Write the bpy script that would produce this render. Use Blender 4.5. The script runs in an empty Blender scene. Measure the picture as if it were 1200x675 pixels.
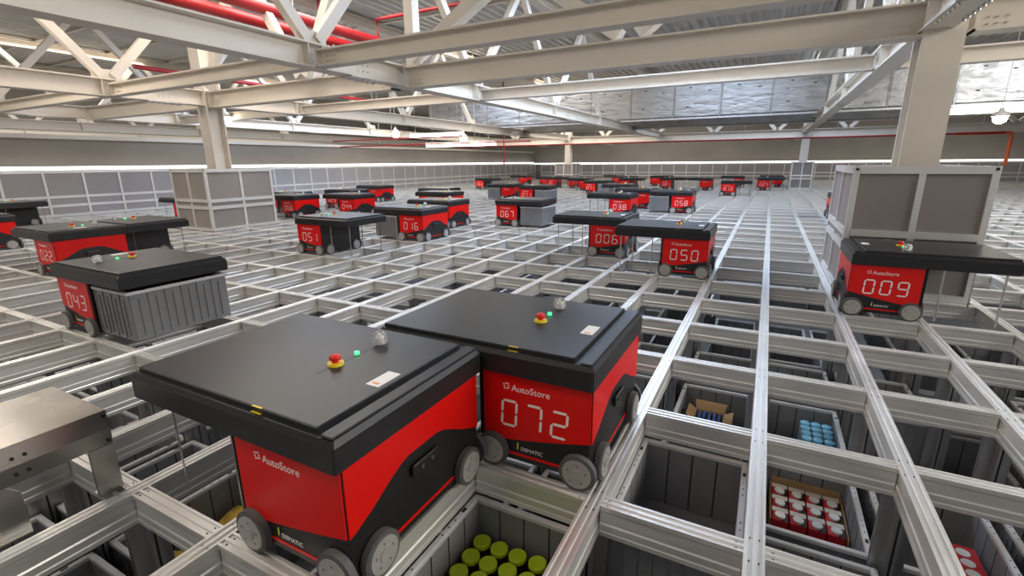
import bpy, math, random
from mathutils import Vector, Matrix
random.seed(7)
S = bpy.context.scene
COL = S.collection
R = math.radians

# ------------------------------------------------------------------ camera, world, exposure, lights
A, B = 0.50, 0.70184          # cell pitch across / away
cam = bpy.data.cameras.new('camera'); camo = bpy.data.objects.new('camera', cam); COL.objects.link(camo)
cam.sensor_width = 36.0; cam.lens = 560.91 / 1200 * 36.0; cam.clip_start = 0.02; cam.clip_end = 200
_yaw, _pit, _rol = R(27.76825), R(-14.68402), R(0.541748)
_m = Matrix.Rotation(_yaw, 3, 'Z') @ Matrix.Rotation(_pit, 3, 'X') @ Matrix.Rotation(_rol, 3, 'Y')
_r, _f, _u = _m.col[0], _m.col[1], _m.col[2]
_M = Matrix(((_r[0], _u[0], -_f[0], -0.0832957), (_r[1], _u[1], -_f[1], -1.3931657), (_r[2], _u[2], -_f[2], 1.1327528), (0, 0, 0, 1)))
camo.matrix_world = _M
S.camera = camo

W = bpy.data.worlds.new('world'); S.world = W; W.use_nodes = True
W.node_tree.nodes['Background'].inputs[0].default_value = (1.0, 0.97, 0.93, 1)
W.node_tree.nodes['Background'].inputs[1].default_value = 0.30
S.view_settings.view_transform = 'Standard'; S.view_settings.look = 'None'
S.view_settings.exposure = -0.08; S.view_settings.gamma = 1.0
S.view_settings.use_curve_mapping = False

def area(x, y, z, sx, sy, power, col, rot=(0, 0, 0)):
    l = bpy.data.lights.new('ceiling_light', 'AREA'); l.shape = 'RECTANGLE'; l.size = sx; l.size_y = sy
    l.energy = power; l.color = col
    o = bpy.data.objects.new('ceiling_light', l); o.location = (x, y, z); o.rotation_euler = rot; COL.objects.link(o); return o
WARM = (1.0, 0.90, 0.78); COOL = (0.60, 0.75, 1.0); NEU = (1.0, 0.95, 0.88)
area(-3.5, -2.4, 4.35, 5.0, 1.2, 130, WARM)
area(-9.5, -0.5, 4.35, 3.0, 2.5, 330, WARM)
area(6.5, 2.2, 4.2, 3.0, 5.0, 680, NEU, (0, 0.65, 0))
area(-1.8, 5.2, 4.35, 2.5, 1.2, 270, COOL)
area(-2.0, 9.5, 4.35, 4.0, 3.0, 370, COOL)
area(-11.0, 9.5, 4.35, 2.0, 5.0, 480, COOL)
area(-6.8, 4.2, 4.35, 2.0, 4.0, 260, NEU)
area(6.5, 8.0, 4.2, 3.0, 5.0, 800, (0.88, 0.93, 1.0), (0, 0.65, 0))
area(-8.0, 12.4, 4.35, 4.0, 2.0, 200, NEU)
area(-9.0, 19.5, 4.35, 6.0, 3.0, 420, NEU)
area(0.0, 19.5, 4.35, 6.0, 3.0, 250, COOL)
area(6.0, 25.0, 4.35, 6.0, 4.0, 240, NEU)
area(-6.0, 26.0, 4.35, 8.0, 3.0, 300, NEU)
area(-19.0, 5.0, 4.35, 3.0, 6.0, 300, NEU)
area(-19.0, 14.0, 4.35, 3.0, 6.0, 260, NEU)

# ------------------------------------------------------------------ helpers
def node_mat(name, col, rough=0.5, metal=0.0, var=0.0, scale=8.0, bump=0.0, emis=None, estr=0.0, stretch=None, alpha=1.0, rvar=0.0, spec=None):
    m = bpy.data.materials.new(name); m.use_nodes = True
    nt = m.node_tree; b = nt.nodes['Principled BSDF']
    b.inputs['Roughness'].default_value = rough; b.inputs['Metallic'].default_value = metal
    b.inputs['Base Color'].default_value = (*col, 1)
    if spec is not None: b.inputs['Specular IOR Level'].default_value = spec
    if emis:
        b.inputs['Emission Color'].default_value = (*emis, 1); b.inputs['Emission Strength'].default_value = estr
    if var or bump or rvar:
        tc = nt.nodes.new('ShaderNodeTexCoord'); mp = nt.nodes.new('ShaderNodeMapping')
        nt.links.new(tc.outputs['Object'], mp.inputs[0])
        if stretch: mp.inputs['Scale'].default_value = stretch
        nz = nt.nodes.new('ShaderNodeTexNoise'); nz.inputs['Scale'].default_value = scale; nz.inputs['Detail'].default_value = 4
        nt.links.new(mp.outputs[0], nz.inputs['Vector'])
        if var:
            rp = nt.nodes.new('ShaderNodeMapRange'); rp.inputs['From Min'].default_value = 0.3; rp.inputs['From Max'].default_value = 0.7
            rp.inputs['To Min'].default_value = 1 - var; rp.inputs['To Max'].default_value = 1 + var
            nt.links.new(nz.outputs['Fac'], rp.inputs['Value'])
            mx = nt.nodes.new('ShaderNodeVectorMath'); mx.operation = 'SCALE'; mx.inputs[0].default_value = col
            nt.links.new(rp.outputs[0], mx.inputs['Scale']); nt.links.new(mx.outputs[0], b.inputs['Base Color'])
        if rvar:
            r2 = nt.nodes.new('ShaderNodeMapRange'); r2.inputs['From Min'].default_value = 0.3; r2.inputs['From Max'].default_value = 0.7
            r2.inputs['To Min'].default_value = max(0.02, rough - rvar); r2.inputs['To Max'].default_value = rough + rvar
            nt.links.new(nz.outputs['Fac'], r2.inputs['Value']); nt.links.new(r2.outputs[0], b.inputs['Roughness'])
        if bump:
            bp = nt.nodes.new('ShaderNodeBump'); bp.inputs['Strength'].default_value = bump; bp.inputs['Distance'].default_value = 0.02
            nt.links.new(nz.outputs['Fac'], bp.inputs['Height']); nt.links.new(bp.outputs[0], b.inputs['Normal'])
    return m

M = dict(
    alu=node_mat('brushed_aluminium', (0.76, 0.75, 0.725), 0.38, 0.55, 0.06, 3.0, rvar=0.06, stretch=(1, 1, 12)),
    alu_dark=node_mat('aluminium_upright', (0.50, 0.50, 0.50), 0.36, 0.9, 0.15, 5.0, stretch=(6, 6, 0.6)),
    steel=node_mat('galvanised_sheet', (0.52, 0.50, 0.47), 0.26, 0.92, 0.06, 5.0, rvar=0.04),
    black=node_mat('black_plastic', (0.012, 0.012, 0.013), 0.42, 0, 0.1, 20),
    lid=node_mat('black_powder_coat', (0.018, 0.018, 0.020), 0.38, 0, 0.08, 40, spec=0.35),
    lidtop=node_mat('charcoal_cover_sheet', (0.022, 0.023, 0.026), 0.36, 0, 0.06, 30, spec=0.35),
    red=node_mat('red_gloss_panel', (0.72, 0.006, 0.004), 0.36, 0, 0.03, 5, spec=0.28),
    white=node_mat('white_print', (0.86, 0.84, 0.80), 0.5, 0, 0.02, 30),
    lens=node_mat('dark_lens', (0.10, 0.09, 0.08), 0.12, 0.3, 0.05, 30),
    tyre=node_mat('grey_tyre_rubber', (0.10, 0.10, 0.10), 0.7, 0, 0.1, 40),
    hub=node_mat('light_grey_wheel_disc', (0.40, 0.39, 0.37), 0.45, 0.2, 0.05, 30),
    yellow=node_mat('yellow_plastic', (0.85, 0.62, 0.02), 0.4, 0, 0.03, 30),
    ereed=node_mat('red_button', (0.75, 0.02, 0.015), 0.35, 0, 0.03, 30),
    orange=node_mat('orange_print', (0.85, 0.35, 0.05), 0.5, 0, 0.03, 30),
    green_led=node_mat('green_led', (0.05, 0.6, 0.15), 0.3, 0, emis=(0.05, 1.0, 0.25), estr=2.0),
    lime=node_mat('lime_print', (0.65, 0.75, 0.05), 0.5, 0, 0.02, 30),
    bin=node_mat('grey_bin_plastic', (0.205, 0.208, 0.218), 0.5, 0, 0.07, 6),
    rim=node_mat('light_bin_rim', (0.52, 0.52, 0.52), 0.42, 0, 0.05, 10),
    paint=node_mat('warm_white_steel_paint', (0.71, 0.65, 0.565), 0.5, 0, 0.03, 2),
    bolt=node_mat('bolt_steel', (0.62, 0.60, 0.56), 0.35, 0.7, 0.05, 20),
    panel=node_mat('grey_hpl_panel', (0.25, 0.225, 0.21), 0.55, 0, 0.03, 3),
    fencep=node_mat('pale_grey_fence_panel', (0.285, 0.265, 0.27), 0.5, 0, 0.03, 3),
    frame=node_mat('anodised_frame_profile', (0.74, 0.73, 0.72), 0.38, 0.6, 0.03, 6),
    wall=node_mat('taupe_wall_membrane', (0.25, 0.225, 0.195), 0.75, 0, 0.08, 1.0, bump=0.1),
    beige=node_mat('beige_outer_cladding', (0.46, 0.42, 0.36), 0.7, 0, 0.06, 1.0),
    deck=node_mat('grey_roof_deck', (0.62, 0.60, 0.56), 0.5, 0.1, 0.1, 1.5),
    floor=node_mat('dark_concrete', (0.05, 0.05, 0.05), 0.8, 0, 0.2, 2),
    foil=node_mat('foil_duct_insulation', (0.36, 0.35, 0.335), 0.36, 0.9, 0.14, 3.5, bump=0.9, rvar=0.1, stretch=(0.7, 1, 2.2)),
    redpipe=node_mat('red_pipe_paint', (0.36, 0.010, 0.012), 0.4, 0, 0.05, 3),
    orangepipe=node_mat('orange_red_pipe_paint', (0.80, 0.14, 0.04), 0.4, 0, 0.05, 3),
    lamp=node_mat('lamp_glow', (1, 1, 1), 0.4, 0, emis=(1.0, 0.93, 0.80), estr=14.0),
    highbay=node_mat('high_bay_glow', (1, 1, 1), 0.4, 0, emis=(1.0, 0.90, 0.72), estr=60.0),
    tube=node_mat('light_strip_glow', (1, 1, 1), 0.4, 0, emis=(1.0, 0.98, 0.93), estr=2.6),
    dark=node_mat('dark_gap', (0.01, 0.01, 0.01), 0.7, 0, 0.1, 20),
    limelid=node_mat('green_jar_lid', (0.50, 0.70, 0.015), 0.45, 0, 0.04, 20),
    coffee=node_mat('dark_brown_jar', (0.035, 0.018, 0.012), 0.2, 0, 0.1, 20),
    bluelid=node_mat('pale_blue_can_lid', (0.20, 0.52, 0.74), 0.4, 0, 0.04, 20),
    bluecan=node_mat('silver_blue_can', (0.42, 0.52, 0.60), 0.35, 0.3, 0.08, 20),
    bluecap=node_mat('deep_blue_cap', (0.02, 0.11, 0.40), 0.4, 0, 0.05, 20),
    card=node_mat('brown_cardboard', (0.42, 0.26, 0.12), 0.8, 0, 0.08, 12),
    redcard=node_mat('red_carton', (0.62, 0.02, 0.03), 0.5, 0, 0.04, 12),
    cream=node_mat('cream_print', (0.72, 0.66, 0.56), 0.6, 0, 0.04, 12),
    pouch=node_mat('yellow_snack_pouch', (0.62, 0.40, 0.06), 0.3, 0, 0.4, 18),
    film=node_mat('clear_wrap', (0.75, 0.74, 0.70), 0.15, 0.2, 0.1, 18),
    purple=node_mat('purple_print', (0.12, 0.05, 0.35), 0.5, 0, 0.05, 18),
    blue=node_mat('blue_bin_label', (0.06, 0.16, 0.42), 0.5, 0, 0.05, 18),
)
def glass_mat():
    m = bpy.data.materials.new('clear_dome_plastic'); m.use_nodes = True
    b = m.node_tree.nodes['Principled BSDF']; b.inputs['Base Color'].default_value = (0.95, 0.95, 0.95, 1)
    b.inputs['Transmission Weight'].default_value = 0.8; b.inputs['Roughness'].default_value = 0.12; b.inputs['IOR'].default_value = 1.35
    return m
M['glass'] = glass_mat()

class MB:
    def __init__(s): s.v = []; s.f = []; s.mi = []; s.cur = 0; s.sm = []
    def add(s, vs, fs, smooth=False):
        n = len(s.v); s.v += [tuple(v) for v in vs]
        for f in fs: s.f.append(tuple(i + n for i in f)); s.mi.append(s.cur); s.sm.append(smooth)
    def box(s, x0, x1, y0, y1, z0, z1, ch=0.0):
        if ch <= 0:
            s.add([(x0, y0, z0), (x1, y0, z0), (x1, y1, z0), (x0, y1, z0), (x0, y0, z1), (x1, y0, z1), (x1, y1, z1), (x0, y1, z1)],
                  [(3, 2, 1, 0), (4, 5, 6, 7), (0, 1, 5, 4), (1, 2, 6, 5), (2, 3, 7, 6), (3, 0, 4, 7)])
        else:
            c = ch
            def ring(x0, x1, y0, y1, z): return [(x0 + c, y0, z), (x1 - c, y0, z), (x1, y0 + c, z), (x1, y1 - c, z), (x1 - c, y1, z), (x0 + c, y1, z), (x0, y1 - c, z), (x0, y0 + c, z)]
            s.loft([ring(x0 + c, x1 - c, y0 + c, y1 - c, z0), ring(x0, x1, y0, y1, z0 + c), ring(x0, x1, y0, y1, z1 - c), ring(x0 + c, x1 - c, y0 + c, y1 - c, z1)])
    def loft(s, rings, cap=True, closed=True, smooth=False):
        n = len(rings[0]); vs = [p for r in rings for p in r]; fs = []
        for k in range(len(rings) - 1):
            for i in range(n if closed else n - 1):
                j = (i + 1) % n; fs.append((k * n + i, k * n + j, (k + 1) * n + j, (k + 1) * n + i))
        s.add(vs, fs, smooth)
        if cap:
            s.add(rings[0], [tuple(range(n - 1, -1, -1))]); s.add(rings[-1], [tuple(range(n))])
    def cyl(s, c, r, h, axis='z', n=20, r2=None, smooth=True):
        r2 = r if r2 is None else r2; rings = []
        for rr, t in ((r, 0), (r2, h)):
            ring = []
            for k in range(n):
                a = 2 * math.pi * k / n; p, q = rr * math.cos(a), rr * math.sin(a)
                if axis == 'z': ring.append((c[0] + p, c[1] + q, c[2] + t))
                elif axis == 'y': ring.append((c[0] + q, c[1] + t, c[2] + p))
                else: ring.append((c[0] + t, c[1] + p, c[2] + q))
            rings.append(ring)
        s.loft(rings, True, True, smooth)
    def lathe(s, c, prof, n=20):
        rings = [[(c[0] + r * math.cos(2 * math.pi * k / n), c[1] + r * math.sin(2 * math.pi * k / n), c[2] + z) for k in range(n)] for r, z in prof]
        s.loft(rings, True, True, True)
    def bar(s, p, q, w, h, up=(0, 0, 1)):
        p, q = Vector(p), Vector(q); d = (q - p).normalized(); u = Vector(up)
        if abs(d.dot(u)) > 0.99: u = Vector((1, 0, 0))
        x = d.cross(u).normalized(); z = x.cross(d).normalized()
        ring = lambda c: [c - x * w / 2 - z * h / 2, c + x * w / 2 - z * h / 2, c + x * w / 2 + z * h / 2, c - x * w / 2 + z * h / 2]
        s.loft([ring(p), ring(q)])
    def prism(s, poly, axis, a0, a1):
        """poly in the two other coordinates, extruded along axis"""
        def mk(t):
            if axis == 'y': return [(p[0], t, p[1]) for p in poly]
            if axis == 'x': return [(t, p[0], p[1]) for p in poly]
            return [(p[0], p[1], t) for p in poly]
        s.loft([mk(a0), mk(a1)])
    def tube(s, pts, r, n=10):
        pts = [Vector(p) for p in pts]; rings = []
        for i, p in enumerate(pts):
            d = (pts[min(i + 1, len(pts) - 1)] - pts[max(i - 1, 0)]).normalized()
            u = Vector((0, 0, 1)) if abs(d.z) < 0.9 else Vector((1, 0, 0))
            x = d.cross(u).normalized(); z = x.cross(d)
            rings.append([p + x * r * math.cos(2 * math.pi * k / n) + z * r * math.sin(2 * math.pi * k / n) for k in range(n)])
        s.loft(rings, True, True, True)
    def mesh(s, name, mats):
        me = bpy.data.meshes.new(name); me.from_pydata(s.v, [], s.f); 
        for m in (mats if isinstance(mats, (list, tuple)) else [mats]): me.materials.append(m)
        me.polygons.foreach_set('material_index', s.mi); me.polygons.foreach_set('use_smooth', s.sm)
        import bmesh
        bm = bmesh.new(); bm.from_mesh(me); bmesh.ops.recalc_face_normals(bm, faces=bm.faces); bm.to_mesh(me); bm.free()
        me.update(); return me
    def build(s, name, mats, parent=None, loc=(0, 0, 0)):
        return link(name, s.mesh(name, mats), parent, loc)

def link(name, me, parent=None, loc=(0, 0, 0)):
    o = bpy.data.objects.new(name, me); COL.objects.link(o); o.location = loc
    if parent: o.parent = parent
    return o
def tag(o, label, cat, group=None, kind=None):
    o['label'] = label; o['category'] = cat
    if group: o['group'] = group
    if kind: o['kind'] = kind
    return o
def empty(name, loc, label, cat, group=None, rz=0):
    o = bpy.data.objects.new(name, None); COL.objects.link(o); o.location = loc; o.rotation_euler = (0, 0, rz); o.empty_display_size = 0.1
    return tag(o, label, cat, group)
def struct(o): o['kind'] = 'structure'; return o
def copy_tree(o, parent=None):
    c = o.copy(); COL.objects.link(c)
    if parent: c.parent = parent
    for ch in list(o.children): copy_tree(ch, c)
    return c

# ------------------------------------------------------------------ the setting
XL, XR, YF, ZC, ZF = -14.95, 12.0, 30.3, 4.55, -2.2
m = MB(); m.box(XL - 0.2, XR, -3.0, YF, ZF - 0.1, ZF); struct(m.build('floor', M['floor']))
XO = -26.0
m = MB(); m.box(XL - 0.25, XL, -3.0, YF, ZF, 1.76); struct(m.build('wall_left', M['wall']))
m = MB(); m.box(XO - 0.2, XO, -3.0, YF, ZF, ZC); struct(m.build('wall_outer_left', M['beige']))
m = MB(); m.box(XL - 0.30, XL + 0.08, -3.0, YF, 1.762, 1.86, .006); struct(m.build('trim_1', M['paint']))
m = MB(); m.box(XO, XR, YF, YF + 0.2, ZF, ZC); struct(m.build('wall_far', M['wall']))
m = MB(); m.box(XR, XR + 0.2, 8.0, YF + 0.2, ZF, ZC); struct(m.build('wall_right', M['wall']))
# corrugated deck: trapezoidal ribs running away from the camera
m = MB(); prof = []
x = XO
while x < XR:
    prof += [(x, ZC), (x + 0.09, ZC), (x + 0.13, ZC + 0.07), (x + 0.21, ZC + 0.07)]; x += 0.25
prof.append((x, ZC))
top = [(XR + .3, ZC + 0.12), (XL, ZC + 0.12)]
m.add([(p[0], -3.0, p[1]) for p in prof] + [(p[0], YF, p[1]) for p in prof],
      [(i, i + 1, len(prof) + i + 1, len(prof) + i) for i in range(len(prof) - 1)])
m.box(XO, XR, -3.0, YF, ZC + 0.10, ZC + 0.14)
struct(m.build('ceiling', M['deck']))

# ------------------------------------------------------------------ the rail grid
I0, I1, J0, J1 = -29, 21, -3, 42
grid = empty('rail_grid', (0, 0, ZF), 'aluminium rail grid of open rectangular cells that carries every robot', 'rail grid')
grid_off = -ZF
PROF = [(-.029, 0), (-.021, 0), (-.019, -.006), (-.0065, -.006), (-.005, 0), (.005, 0), (.0065, -.006), (.019, -.006), (.021, 0), (.029, 0),
        (.029, -.017), (.0235, -.024), (.0235, -.068), (.027, -.074), (.027, -.098), (.029, -.103), (.029, -.118), (.022, -.124),
        (-.022, -.124), (-.029, -.118), (-.029, -.103), (-.027, -.098), (-.027, -.074), (-.0235, -.068), (-.0235, -.024), (-.029, -.017)]
for i in range(I0, I1 + 1):
    m = MB(); m.prism([(i * A + p[0], p[1] + grid_off) for p in PROF], 'y', J0 * B, J1 * B)
    m.build('long_rail', M['alu'], grid)
for j in range(J0, J1 + 1):
    m = MB()
    for i in range(I0, I1):
        m.prism([(j * B + p[0], p[1] + grid_off) for p in PROF], 'x', i * A + 0.0292, (i + 1) * A - 0.0292)
    m.build('cross_rail', M['alu'], grid)
# uprights below the near crossings
def upright(i, j):
    m = MB(); x, y = i * A, j * B; t = 0.009
    z0, z1 = 0.0, grid_off - 0.1245
    for sx in (-1, 1):
        for sy in (-1, 1):
            # four angle legs back to back, leaving a cross-shaped gap
            xa, xb = sorted((x + sx * 0.008, x + sx * 0.055)); ya, yb = sorted((y + sy * 0.004, y + sy * (0.004 + t)))
            m.box(xa, xb, ya, yb, z0, z1)
            xa, xb = sorted((x + sx * 0.004, x + sx * (0.004 + t))); ya, yb = sorted((y + sy * 0.008, y + sy * 0.062))
            m.box(xa, xb, ya, yb, z0, z1)
    return m
near_nodes = [(i, j) for j in range(-2, 7) for i in range(-12, 6) if (i + 1) ** 2 * 0.25 + j * j * 0.5 < 16]
near_nodes.sort(key=lambda n: (n[0] * A) ** 2 + (n[1] * B + 1.4) ** 2)
for i, j in near_nodes[:92]:
    upright(i, j).build('upright', M['alu_dark'], grid)
# dark joint slots at the near crossings
m = MB()
for i, j in near_nodes[:60]:
    for dx, dy in ((-.013, -.05), (.013, -.05), (-.013, .05), (.013, .05)):
        m.box(i * A + dx - .002, i * A + dx + .002, j * B + dy - .004, j * B + dy + .004, grid_off - .0062, grid_off - .0050)
        m.box(i * A + dy - .004, i * A + dy + .004, j * B + dx - .002, j * B + dx + .002, grid_off - .0062, grid_off - .0050)
sl = m.build('joint_slot', M['dark'], grid); sl['kind'] = 'stuff'

# ------------------------------------------------------------------ storage bins
BX, BY, BH = 0.446, 0.646, 0.322
def bin_mesh():
    m = MB(); w = 0.012; hx, hy = BX / 2, BY / 2; e = 0.012
    m.cur = 0
    m.box(-hx + e, hx - e, -hy + e, hy - e, 0, 0.010)
    # outer shell walls
    m.cur = 0
    for sx in (-1, 1):
        xa, xb = sorted((sx * (hx - e), sx * (hx - e - 0.006))); m.box(xa, xb, -hy + e, hy - e, 0.010, BH - 0.02)
    for sy in (-1, 1):
        ya, yb = sorted((sy * (hy - e), sy * (hy - e - 0.006))); m.box(-hx + e + .006, hx - e - .006, ya, yb, 0.010, BH - 0.02)
    # inner wall boards with dark gaps between them
    n = 6; L = BY - 2 * e - 0.012
    for sx in (-1, 1):
        for k in range(n):
            y0 = -L / 2 + k * L / n + 0.0025; y1 = -L / 2 + (k + 1) * L / n - 0.0025
            m.cur = 2; m.box(*sorted((sx * (hx - e - 0.0062), sx * (hx - e - 0.0068))), y0 - .004, y0 + .003, 0.012, BH - 0.022); m.cur = 0
            xa, xb = sorted((sx * (hx - e - 0.006), sx * (hx - e - 0.011))); m.box(xa, xb, y0 + .001, y1 - .001, 0.012, BH - 0.012)
            # outer ribs
            xa, xb = sorted((sx * (hx - e), sx * (hx - 0.003)))
            m.box(xa, xb, y0 - .0035, y0 + .0025, 0.012, BH - 0.022)
            yc = (y0 + y1) / 2; m.box(xa, xb, yc - .003, yc + .003, 0.03, BH - 0.05)
    n = 4; L = BX - 2 * e - 0.012
    for sy in (-1, 1):
        for k in range(n):
            x0 = -L / 2 + k * L / n + 0.0025; x1 = -L / 2 + (k + 1) * L / n - 0.0025
            m.cur = 2; m.box(x0 - .004, x0 + .003, *sorted((sy * (hy - e - 0.0062), sy * (hy - e - 0.0068))), 0.012, BH - 0.022); m.cur = 0
            ya, yb = sorted((sy * (hy - e - 0.006), sy * (hy - e - 0.011))); m.box(x0 + .001, x1 - .001, ya, yb, 0.012, BH - 0.012)
            ya, yb = sorted((sy * (hy - e), sy * (hy - 0.003)))
            m.box(x0 - .0035, x0 + .0025, ya, yb, 0.012, BH - 0.022)
            xc = (x0 + x1) / 2; m.box(xc - .003, xc + .003, ya, yb, 0.03, BH - 0.05)
    # rim
    m.cur = 1; r = 0.024
    for sx in (-1, 1):
        xa, xb = sorted((sx * hx, sx * (hx - r))); m.box(xa, xb, -hy, hy, BH - 0.02, BH, 0.003)
    for sy in (-1, 1):
        ya, yb = sorted((sy * hy, sy * (hy - r))); m.box(-hx + r - .003, hx - r + .003, ya, yb, BH - 0.02, BH, 0.003)
    m.cur = 2
    for sx in (-1, 1):
        for sy in (-1, 1):
            x = sx * (hx - r / 2); y = sy * (hy - 0.10)
            m.box(x - .006, x + .006, y - .012, y + .012, BH - .001, BH + .0008)
            for q in (0.16, 0.20, 0.24): m.box(x - .003, x + .003, sy * (hy - q) - .003, sy * (hy - q) + .003, BH - .001, BH + .0006)
    return m.mesh('storage_bin', [M['bin'], M['rim'], M['dark']])
BINM = bin_mesh()
PITCH = 0.33
def bin_at(i, j, top, label=None, group='storage bins in the grid cells'):
    o = link('storage_bin', BINM, None, ((i + .5) * A, (j + .5) * B, top - BH))
    tag(o, label or 'plain grey ribbed storage bin sunk in a grid cell, no goods showing', 'storage bin', None if label else group)
    return o
TOP0 = -0.128
special = {
    (-2, -1): (0, 'grey bin holding green-lidded jars, below the rails in front of robot 072'),
    (-1, 0): (0, 'empty grey bin right under the rails, to the right of robot 072'),
    (0, 1): (1, 'grey bin holding a cardboard tray of red packs with white caps'),
    (0, 2): (1, 'grey bin holding stacked cans with pale blue lids'),
    (-1, 2): (1, 'grey bin holding an open carton of dark blue bottles'),
    (1, 1): (1, 'grey bin holding a long red carton with white discs, at right edge'),
    (-5, -1): (1, 'grey bin holding yellow snack pouches, lower left beside the foreground robot'),
}
robots_empty = {(-3, 5), (-5, 6), (2, 4), (-10, 4), (-15, 1)}
nb = 0
for j in range(-2, 8):
    for i in range(-12, 5):
        d = math.hypot(i + .5 + 0.2, (j + .5) * 1.4 + 2.8)
        if j <= -1 and i > 2: continue
        if j >= 6 and (i < -8 or i > 2): continue
        if j <= -2 and (i < -6 or i > 0): continue
        if (i, j) in special: k0, lab = special[(i, j)]
        else:
            k0 = random.choice((1, 1, 1, 2, 1, 2)); lab = None
        if (i, j) in robots_empty: k0 = 2
        if (i, j) == (0, 0): k0 = 1
        if (i, j) == (-8, 0): k0 = 2
        nk = 3 if d < 6.5 else (2 if d < 9 else 1)
        for q in range(nk):
            top = TOP0 - (k0 + q) * PITCH
            if top - BH < ZF: break
            bin_at(i, j, top, lab if q == 0 else None); nb += 1

# ------------------------------------------------------------------ goods in the bins
def jar_mesh():
    m = MB(); m.lathe((0, 0, 0), [(.028, 0), (.031, .006), (.031, .075), (.027, .085), (.027, .09)]); return m.mesh('jar', M['coffee'])
def jarlid_mesh():
    m = MB(); m.lathe((0, 0, .088), [(.033, 0), (.0335, .003), (.0335, .016), (.031, .019), (.029, .0185), (.0, .0185)], 28)
    m.box(-.012, .012, -.0015, .0015, .1066, .1075); return m.mesh('lid', M['limelid'])
JM, JL = jar_mesh(), jarlid_mesh()
bz = TOP0 - BH + 0.0105
for r in range(6):
    for c in range(4):
        if r == 5 and c > 2: continue
        x = -0.902 + c * 0.0775 + random.uniform(-.003, .003); y = -0.105 - r * 0.0785 + random.uniform(-.003, .003)
        e = empty('jar', (x, y, bz + 0.075), 'dark jar with a bright green lid standing in the near bin', 'jar', 'green-lidded jars in the near bin', random.uniform(0, 3))
        link('glass_body', JM, e); link('lid', JL, e)
# insert that lifts the jars: a second layer of plain jars below would be hidden; a cardboard pad carries them
m = MB(); m.box(-.94, -.56, -.64, -.065, bz, bz + 0.0745); tag(m.build('cardboard_pad', M['card']), 'cardboard pad under the green-lidded jars', 'pad')

bz1 = TOP0 - PITCH - BH + 0.0105
# tray of red packs with white caps, bin (0,1)
tx0, tx1, ty0, ty1 = 0.108, 0.442, 1.005, 1.345
tray = empty('cardboard_tray', ((tx0 + tx1) / 2, (ty0 + ty1) / 2, bz1), 'brown cardboard tray packed with red and white packs', 'tray')
ox, oy = (tx0 + tx1) / 2, (ty0 + ty1) / 2
m = MB(); m.box(tx0 - ox, tx1 - ox, ty0 - oy, ty1 - oy, 0, .004)
m.build('tray_base', M['card'], tray)
for a in ((tx0 - ox, tx0 - ox + .004, ty0 - oy, ty1 - oy, .16), (tx1 - ox - .004, tx1 - ox, ty0 - oy, ty1 - oy, .16), (tx0 - ox + .005, tx1 - ox - .005, ty0 - oy, ty0 - oy + .004, .10), (tx0 - ox + .005, tx1 - ox - .005, ty1 - oy - .004, ty1 - oy, .19)):
    m = MB(); m.box(a[0], a[1], a[2], a[3], .004, a[4]); m.build('tray_side', M['card'], tray)
def pack_meshes():
    m = MB(); m.box(-.036, .036, -.048, .048, 0, .15, .003); a = m.mesh('carton', M['redcard'])
    m = MB(); m.box(-.036, .036, .016, .048, .1505, .153); m.box(-.036, .036, .048, .050, .10, .153); b = m.mesh('top_flap', M['cream'])
    m = MB(); m.box(.006, .036, -.048, .0155, .1502, .1512); d = m.mesh('dark_print', M['coffee'])
    m = MB(); m.cyl((0, -.016, .1514), .024, .010, 'z', 20); c = m.mesh('cap', M['white'])
    return a, b, c, d
PK = pack_meshes()
for c in range(4):
    for r in range(3):
        e = empty('drink_carton', (tx0 + .046 + c * .080, ty0 + .062 + r * .105, bz1 + .0045), 'red pack with a white round cap in the brown tray', 'carton', 'red packs in the cardboard tray')
        link('carton_body', PK[0], e); link('top_flap', PK[1], e); link('cap', PK[2], e); link('dark_print', PK[3], e)
# cans with pale blue lids, bin (0,2)
def can_mesh():
    m = MB(); m.lathe((0, 0, 0), [(.024, 0), (.027, .004), (.027, .066), (.025, .07)]); a = m.mesh('can', M['bluecan'])
    m = MB(); m.lathe((0, 0, .07), [(.028, 0), (.028, .012), (.026, .014), (0, .014)]); return a, m.mesh('can_lid', M['bluelid'])
CN = can_mesh()
for c in range(3):
    for r in range(5):
        for q in range(3 if r < 4 else 3):
            e = empty('can', (.297 + c * .060, 1.69 + r * .066 + (0 if r else -.012), bz1 + q * .0845), 'small can with a pale blue lid in the can stack', 'can', 'pale blue cans in the bin')
            link('can_body', CN[0], e); link('lid', CN[1], e)
# open carton of dark blue bottles, bin (-1,2)
e = empty('open_carton', (-.27, 1.85, bz1), 'open brown carton with raised flaps and blue bottles inside', 'carton')
hx, hy, hz = .092, .078, .20
m = MB()
m.box(-hx, hx, -hy, hy, 0, .004); m.box(-hx, -hx + .004, -hy, hy, .004, hz); m.box(hx - .004, hx, -hy, hy, .004, hz)
m.box(-hx, hx, -hy, -hy + .004, .004, hz); m.box(-hx, hx, hy - .004, hy, .004, hz); m.build('carton_body', M['card'], e)
for p in (((-hx, -hy, hz), (-hx, hy, hz), (-hx - .05, hy + .01, hz + .028), (-hx - .05, -hy - .01, hz + .028)),
          ((hx, -hy, hz), (hx, hy, hz), (hx + .055, hy + .01, hz + .02), (hx + .055, -hy - .01, hz + .02)),
          ((-hx, hy, hz), (hx, hy, hz), (hx + .012, hy + .045, hz + .05), (-hx - .012, hy + .045, hz + .05))):
    m = MB(); q = [tuple(Vector(v) + Vector((0, 0, .003))) for v in p]; m.loft([list(p), q]); m.build('flap', M['card'], e)
m = MB(); m.lathe((0, 0, 0), [(.011, 0), (.0125, .004), (.0125, .14), (.007, .16), (.007, .175)], 12); BT = m.mesh('bottle', M['bluecan'])
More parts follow.
